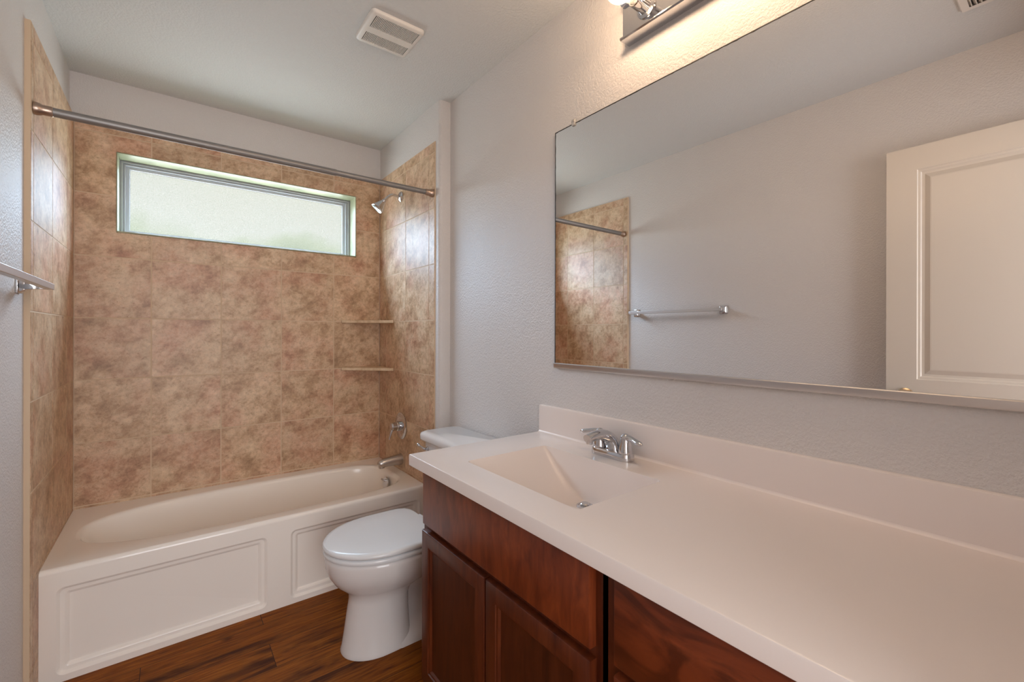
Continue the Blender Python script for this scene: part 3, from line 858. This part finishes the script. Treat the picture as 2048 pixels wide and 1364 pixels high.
for s in (1, -1):
    hy_ = fy + s * .0525
    bm = BM(); lathe(bm, (fx, hy_, fz + .023), (0, 0, 1), [(0, .0235), (.004, .0235), (.020, .020), (.038, .0165), (.042, .0155), (.052, .0155), (.057, .011), (.0605, .006), (.062, 0)], 28)
    hb = obj('handle_hub', bm, 'chrome', fc, smooth=40)
    bm = BM()
    L = bez((fx, hy_ + s * .006, fz + .071), (fx - .004, hy_ + s * .028, fz + .076), (fx - .010, hy_ + s * .048, fz + .066), (fx - .016, hy_ + s * .074, fz + .064), 10)
    ww = [(a_ * 1.2, b_ * 1.2) for a_, b_ in [(.012, .0095), (.010, .0085), (.009, .0075), (.008, .007), (.0078, .0066), (.0078, .0064), (.008, .0064), (.0085, .0066), (.009, .0066), (.0078, .0058), (.003, .0025)]]
    tube(bm, L, 0, 16, flat=ww); obj('lever', bm, 'chrome', hb, smooth=50)
bm = BM(); lathe(bm, (fx + .021, fy, fz + .02), (0, 0, 1), [(0, .0028), (.022, .0028), (.026, .005), (.031, .0062), (.033, .004), (.034, 0)], 16); obj('lift_rod', bm, 'chrome', fc, smooth=35)

# ------------------------------------------------------------ toilet
ty = -1.19
to = thing('toilet', 'white two-piece toilet with closed lid between the tub and the vanity', 'toilet', (1.22, ty, 0))
def egg(xf, xb, hw, z, n=48, xw=None, pw=1.0, back=1.0):
    """egg outline: tip at xf, flat-ish back at xb, widest at xw"""
    xw = xw if xw is not None else xf + (xb - xf) * .55
    o = []
    for i in range(n):
        a = 2 * PI * i / n; c, s = math.cos(a), math.sin(a)
        if c < 0: x = xw + (xw - xf) * c; yv = hw * s
        else:
            e = 2 + 2.0 * back
            d = (abs(c) ** e + abs(s) ** e) ** (-1 / e)
            x = xw + (xb - xw) * c * d; yv = hw * s * d
        o.append((x, ty + yv, z))
    return o
bm = BM()
rings = [egg(.918, 1.185, .112, .0, back=1), egg(.916, 1.187, .113, .006), egg(.920, 1.185, .108, .016), egg(.930, 1.182, .101, .08), egg(.940, 1.178, .096, .15), egg(.948, 1.178, .095, .20), egg(.948, 1.19, .100, .232),
         egg(.925, 1.23, .122, .255, back=.7), egg(.893, 1.28, .155, .285, back=.6), egg(.872, 1.31, .178, .318, back=.5), egg(.860, 1.33, .190, .352, back=.5), egg(.856, 1.34, .194, .385, back=.5), egg(.857, 1.34, .193, .398, back=.5), egg(.865, 1.335, .186, .403, back=.5)]
loft(bm, rings)
bowl = obj('bowl', bm, 'porcelain', to, smooth=55)
bm = BM()
# rear trapway body and tank deck
def rb(x0, x1, hw, z, r_=.03): return [(px, py, z) for px, py in rrect(x0, x1, ty - hw, ty + hw, r_, 4)]
loft(bm, [rb(1.10, 1.46, .113, 0), rb(1.10, 1.46, .112, .006), rb(1.10, 1.455, .100, .030), rb(1.13, 1.44, .060, .064), rb(1.13, 1.42, .046, .10), rb(1.13, 1.42, .046, .19), rb(1.14, 1.48, .085, .235), rb(1.15, 1.53, .105, .28), rb(1.20, 1.575, .118, .33), rb(1.22, 1.58, .120, .395), rb(1.23, 1.575, .115, .402)])
obj('trapway', bm, 'porcelain', to, smooth=45)
bm = BM()
loft(bm, [egg(.853, 1.29, .196, .4075, back=1.5), egg(.851, 1.29, .1975, .412, back=1.5), egg(.851, 1.29, .1975, .420, back=1.5), egg(.856, 1.285, .193, .4245, back=1.5)]); obj('seat', bm, 'seat', to, smooth=50)
bm = BM()
loft(bm, [egg(.854, 1.283, .195, .4285, back=2.2), egg(.8495, 1.286, .199, .433, back=2.2), egg(.8495, 1.286, .199, .440, back=2.2), egg(.853, 1.283, .195, .4465, back=2.2), egg(.868, 1.27, .181, .4495, back=2.2), egg(.95, 1.20, .10, .4505, back=2)]); lid = obj('lid', bm, 'seat', to, smooth=50)
for s in (1, -1):
    bm = BM(); lathe(bm, (1.30, ty + s * .075 - .02, .424), (0, 1, 0), [(0, .012), (.04, .012)], 16); obj('hinge', bm, 'seat', to, smooth=35)
bm = BM()
def tk(hx0, x1, hw, z, r_=.04): return [(px, py, z) for px, py in rrect(hx0, x1, ty - hw, ty + hw, r_, 6)]
loft(bm, [tk(1.41, 1.575, .185, .402), tk(1.395, 1.578, .200, .42), tk(1.382, 1.58, .214, .60), tk(1.378, 1.58, .220, .745)])
obj('tank', bm, 'porcelain', to, smooth=45)
bm = BM()
loft(bm, [tk(1.376, 1.584, .224, .7455), tk(1.362, 1.586, .236, .752), tk(1.358, 1.588, .240, .760), tk(1.358, 1.588, .240, .778), tk(1.362, 1.586, .237, .787), tk(1.374, 1.58, .226, .792)])
obj('tank_lid', bm, 'porcelain', to, smooth=45)
bm = BM(); yy = ty + .165
lathe(bm, (1.3795, yy, .715), (-1, 0, 0), [(0, .011), (.004, .011), (.007, .007), (.016, .006)], 18)
fl_ = obj('flush_lever', bm, 'chrome', to, smooth=35)
bm = BM(); tube(bm, bez((1.364, yy, .715), (1.356, yy - .004, .717), (1.352, yy + .02, .722), (1.350, yy + .042, .728), 6), .0055, 12); lathe(bm, (1.350, yy + .040, .728), (0, 1, .15), [(0, .0055), (.003, .008), (.009, .008), (.012, .0)], 14)
obj('lever_arm', bm, 'chrome', fl_, smooth=45)

# ------------------------------------------------------------ open door against the left wall (seen in the mirror)
dr_ = bpy.data.objects.new('door_1', None); C.objects.link(dr_); dr_.location = (.05, YF, 0)
struct(dr_, 'cream two-panel door standing open against the left wall, seen in the mirror', 'door')
dx0, dx1, dy0, dy1 = .022, .058, -3.165, -2.407
bm = BM()
zb, ztp = .012, 2.157
stl = .111
def drect(x, y0, y1, z0, z1): return [bm.verts.new(p) for p in ((x, y0, z0), (x, y1, z0), (x, y1, z1), (x, y0, z1))]
O = drect(dx1, dy0, dy1, zb, ztp)
holes = []
for z0, z1 in ((1.073, 2.048), (.23, .945)):
    prev = None
    for ins, d in ((0, 0), (.003, .004), (.012, .005), (.016, .009), (.026, .010), (.045, .003), (.05, .0025)):
        L = drect(dx1 - d, dy0 + stl + ins, dy1 - stl - ins, z0 + ins, z1 - ins)
        if prev is None: holes.append(L)
        else:
            for i in range(4):
                j = (i + 1) % 4; bm.faces.new((prev[i], prev[j], L[j], L[i]))
        prev = L
    bm.faces.new(prev)
fill_loops(bm, [O] + holes)
Bk = drect(dx0, dy0, dy1, zb, ztp)
for i in range(4):
    j = (i + 1) % 4; bm.faces.new((O[i], O[j], Bk[j], Bk[i]))
bm.faces.new(Bk)
obj('door_leaf', bm, 'door', dr_)
bm = BM(); lathe(bm, (dx1 - .0005, -2.478, .997), (1, 0, 0), [(0, .033), (.004, .033), (.008, .026), (.010, .013), (.030, .012), (.036, .020), (.044, .027), (.054, .029), (.064, .025), (.070, .014), (.071, 0)], 28)
obj('door_knob', bm, 'brass', dr_, smooth=50)
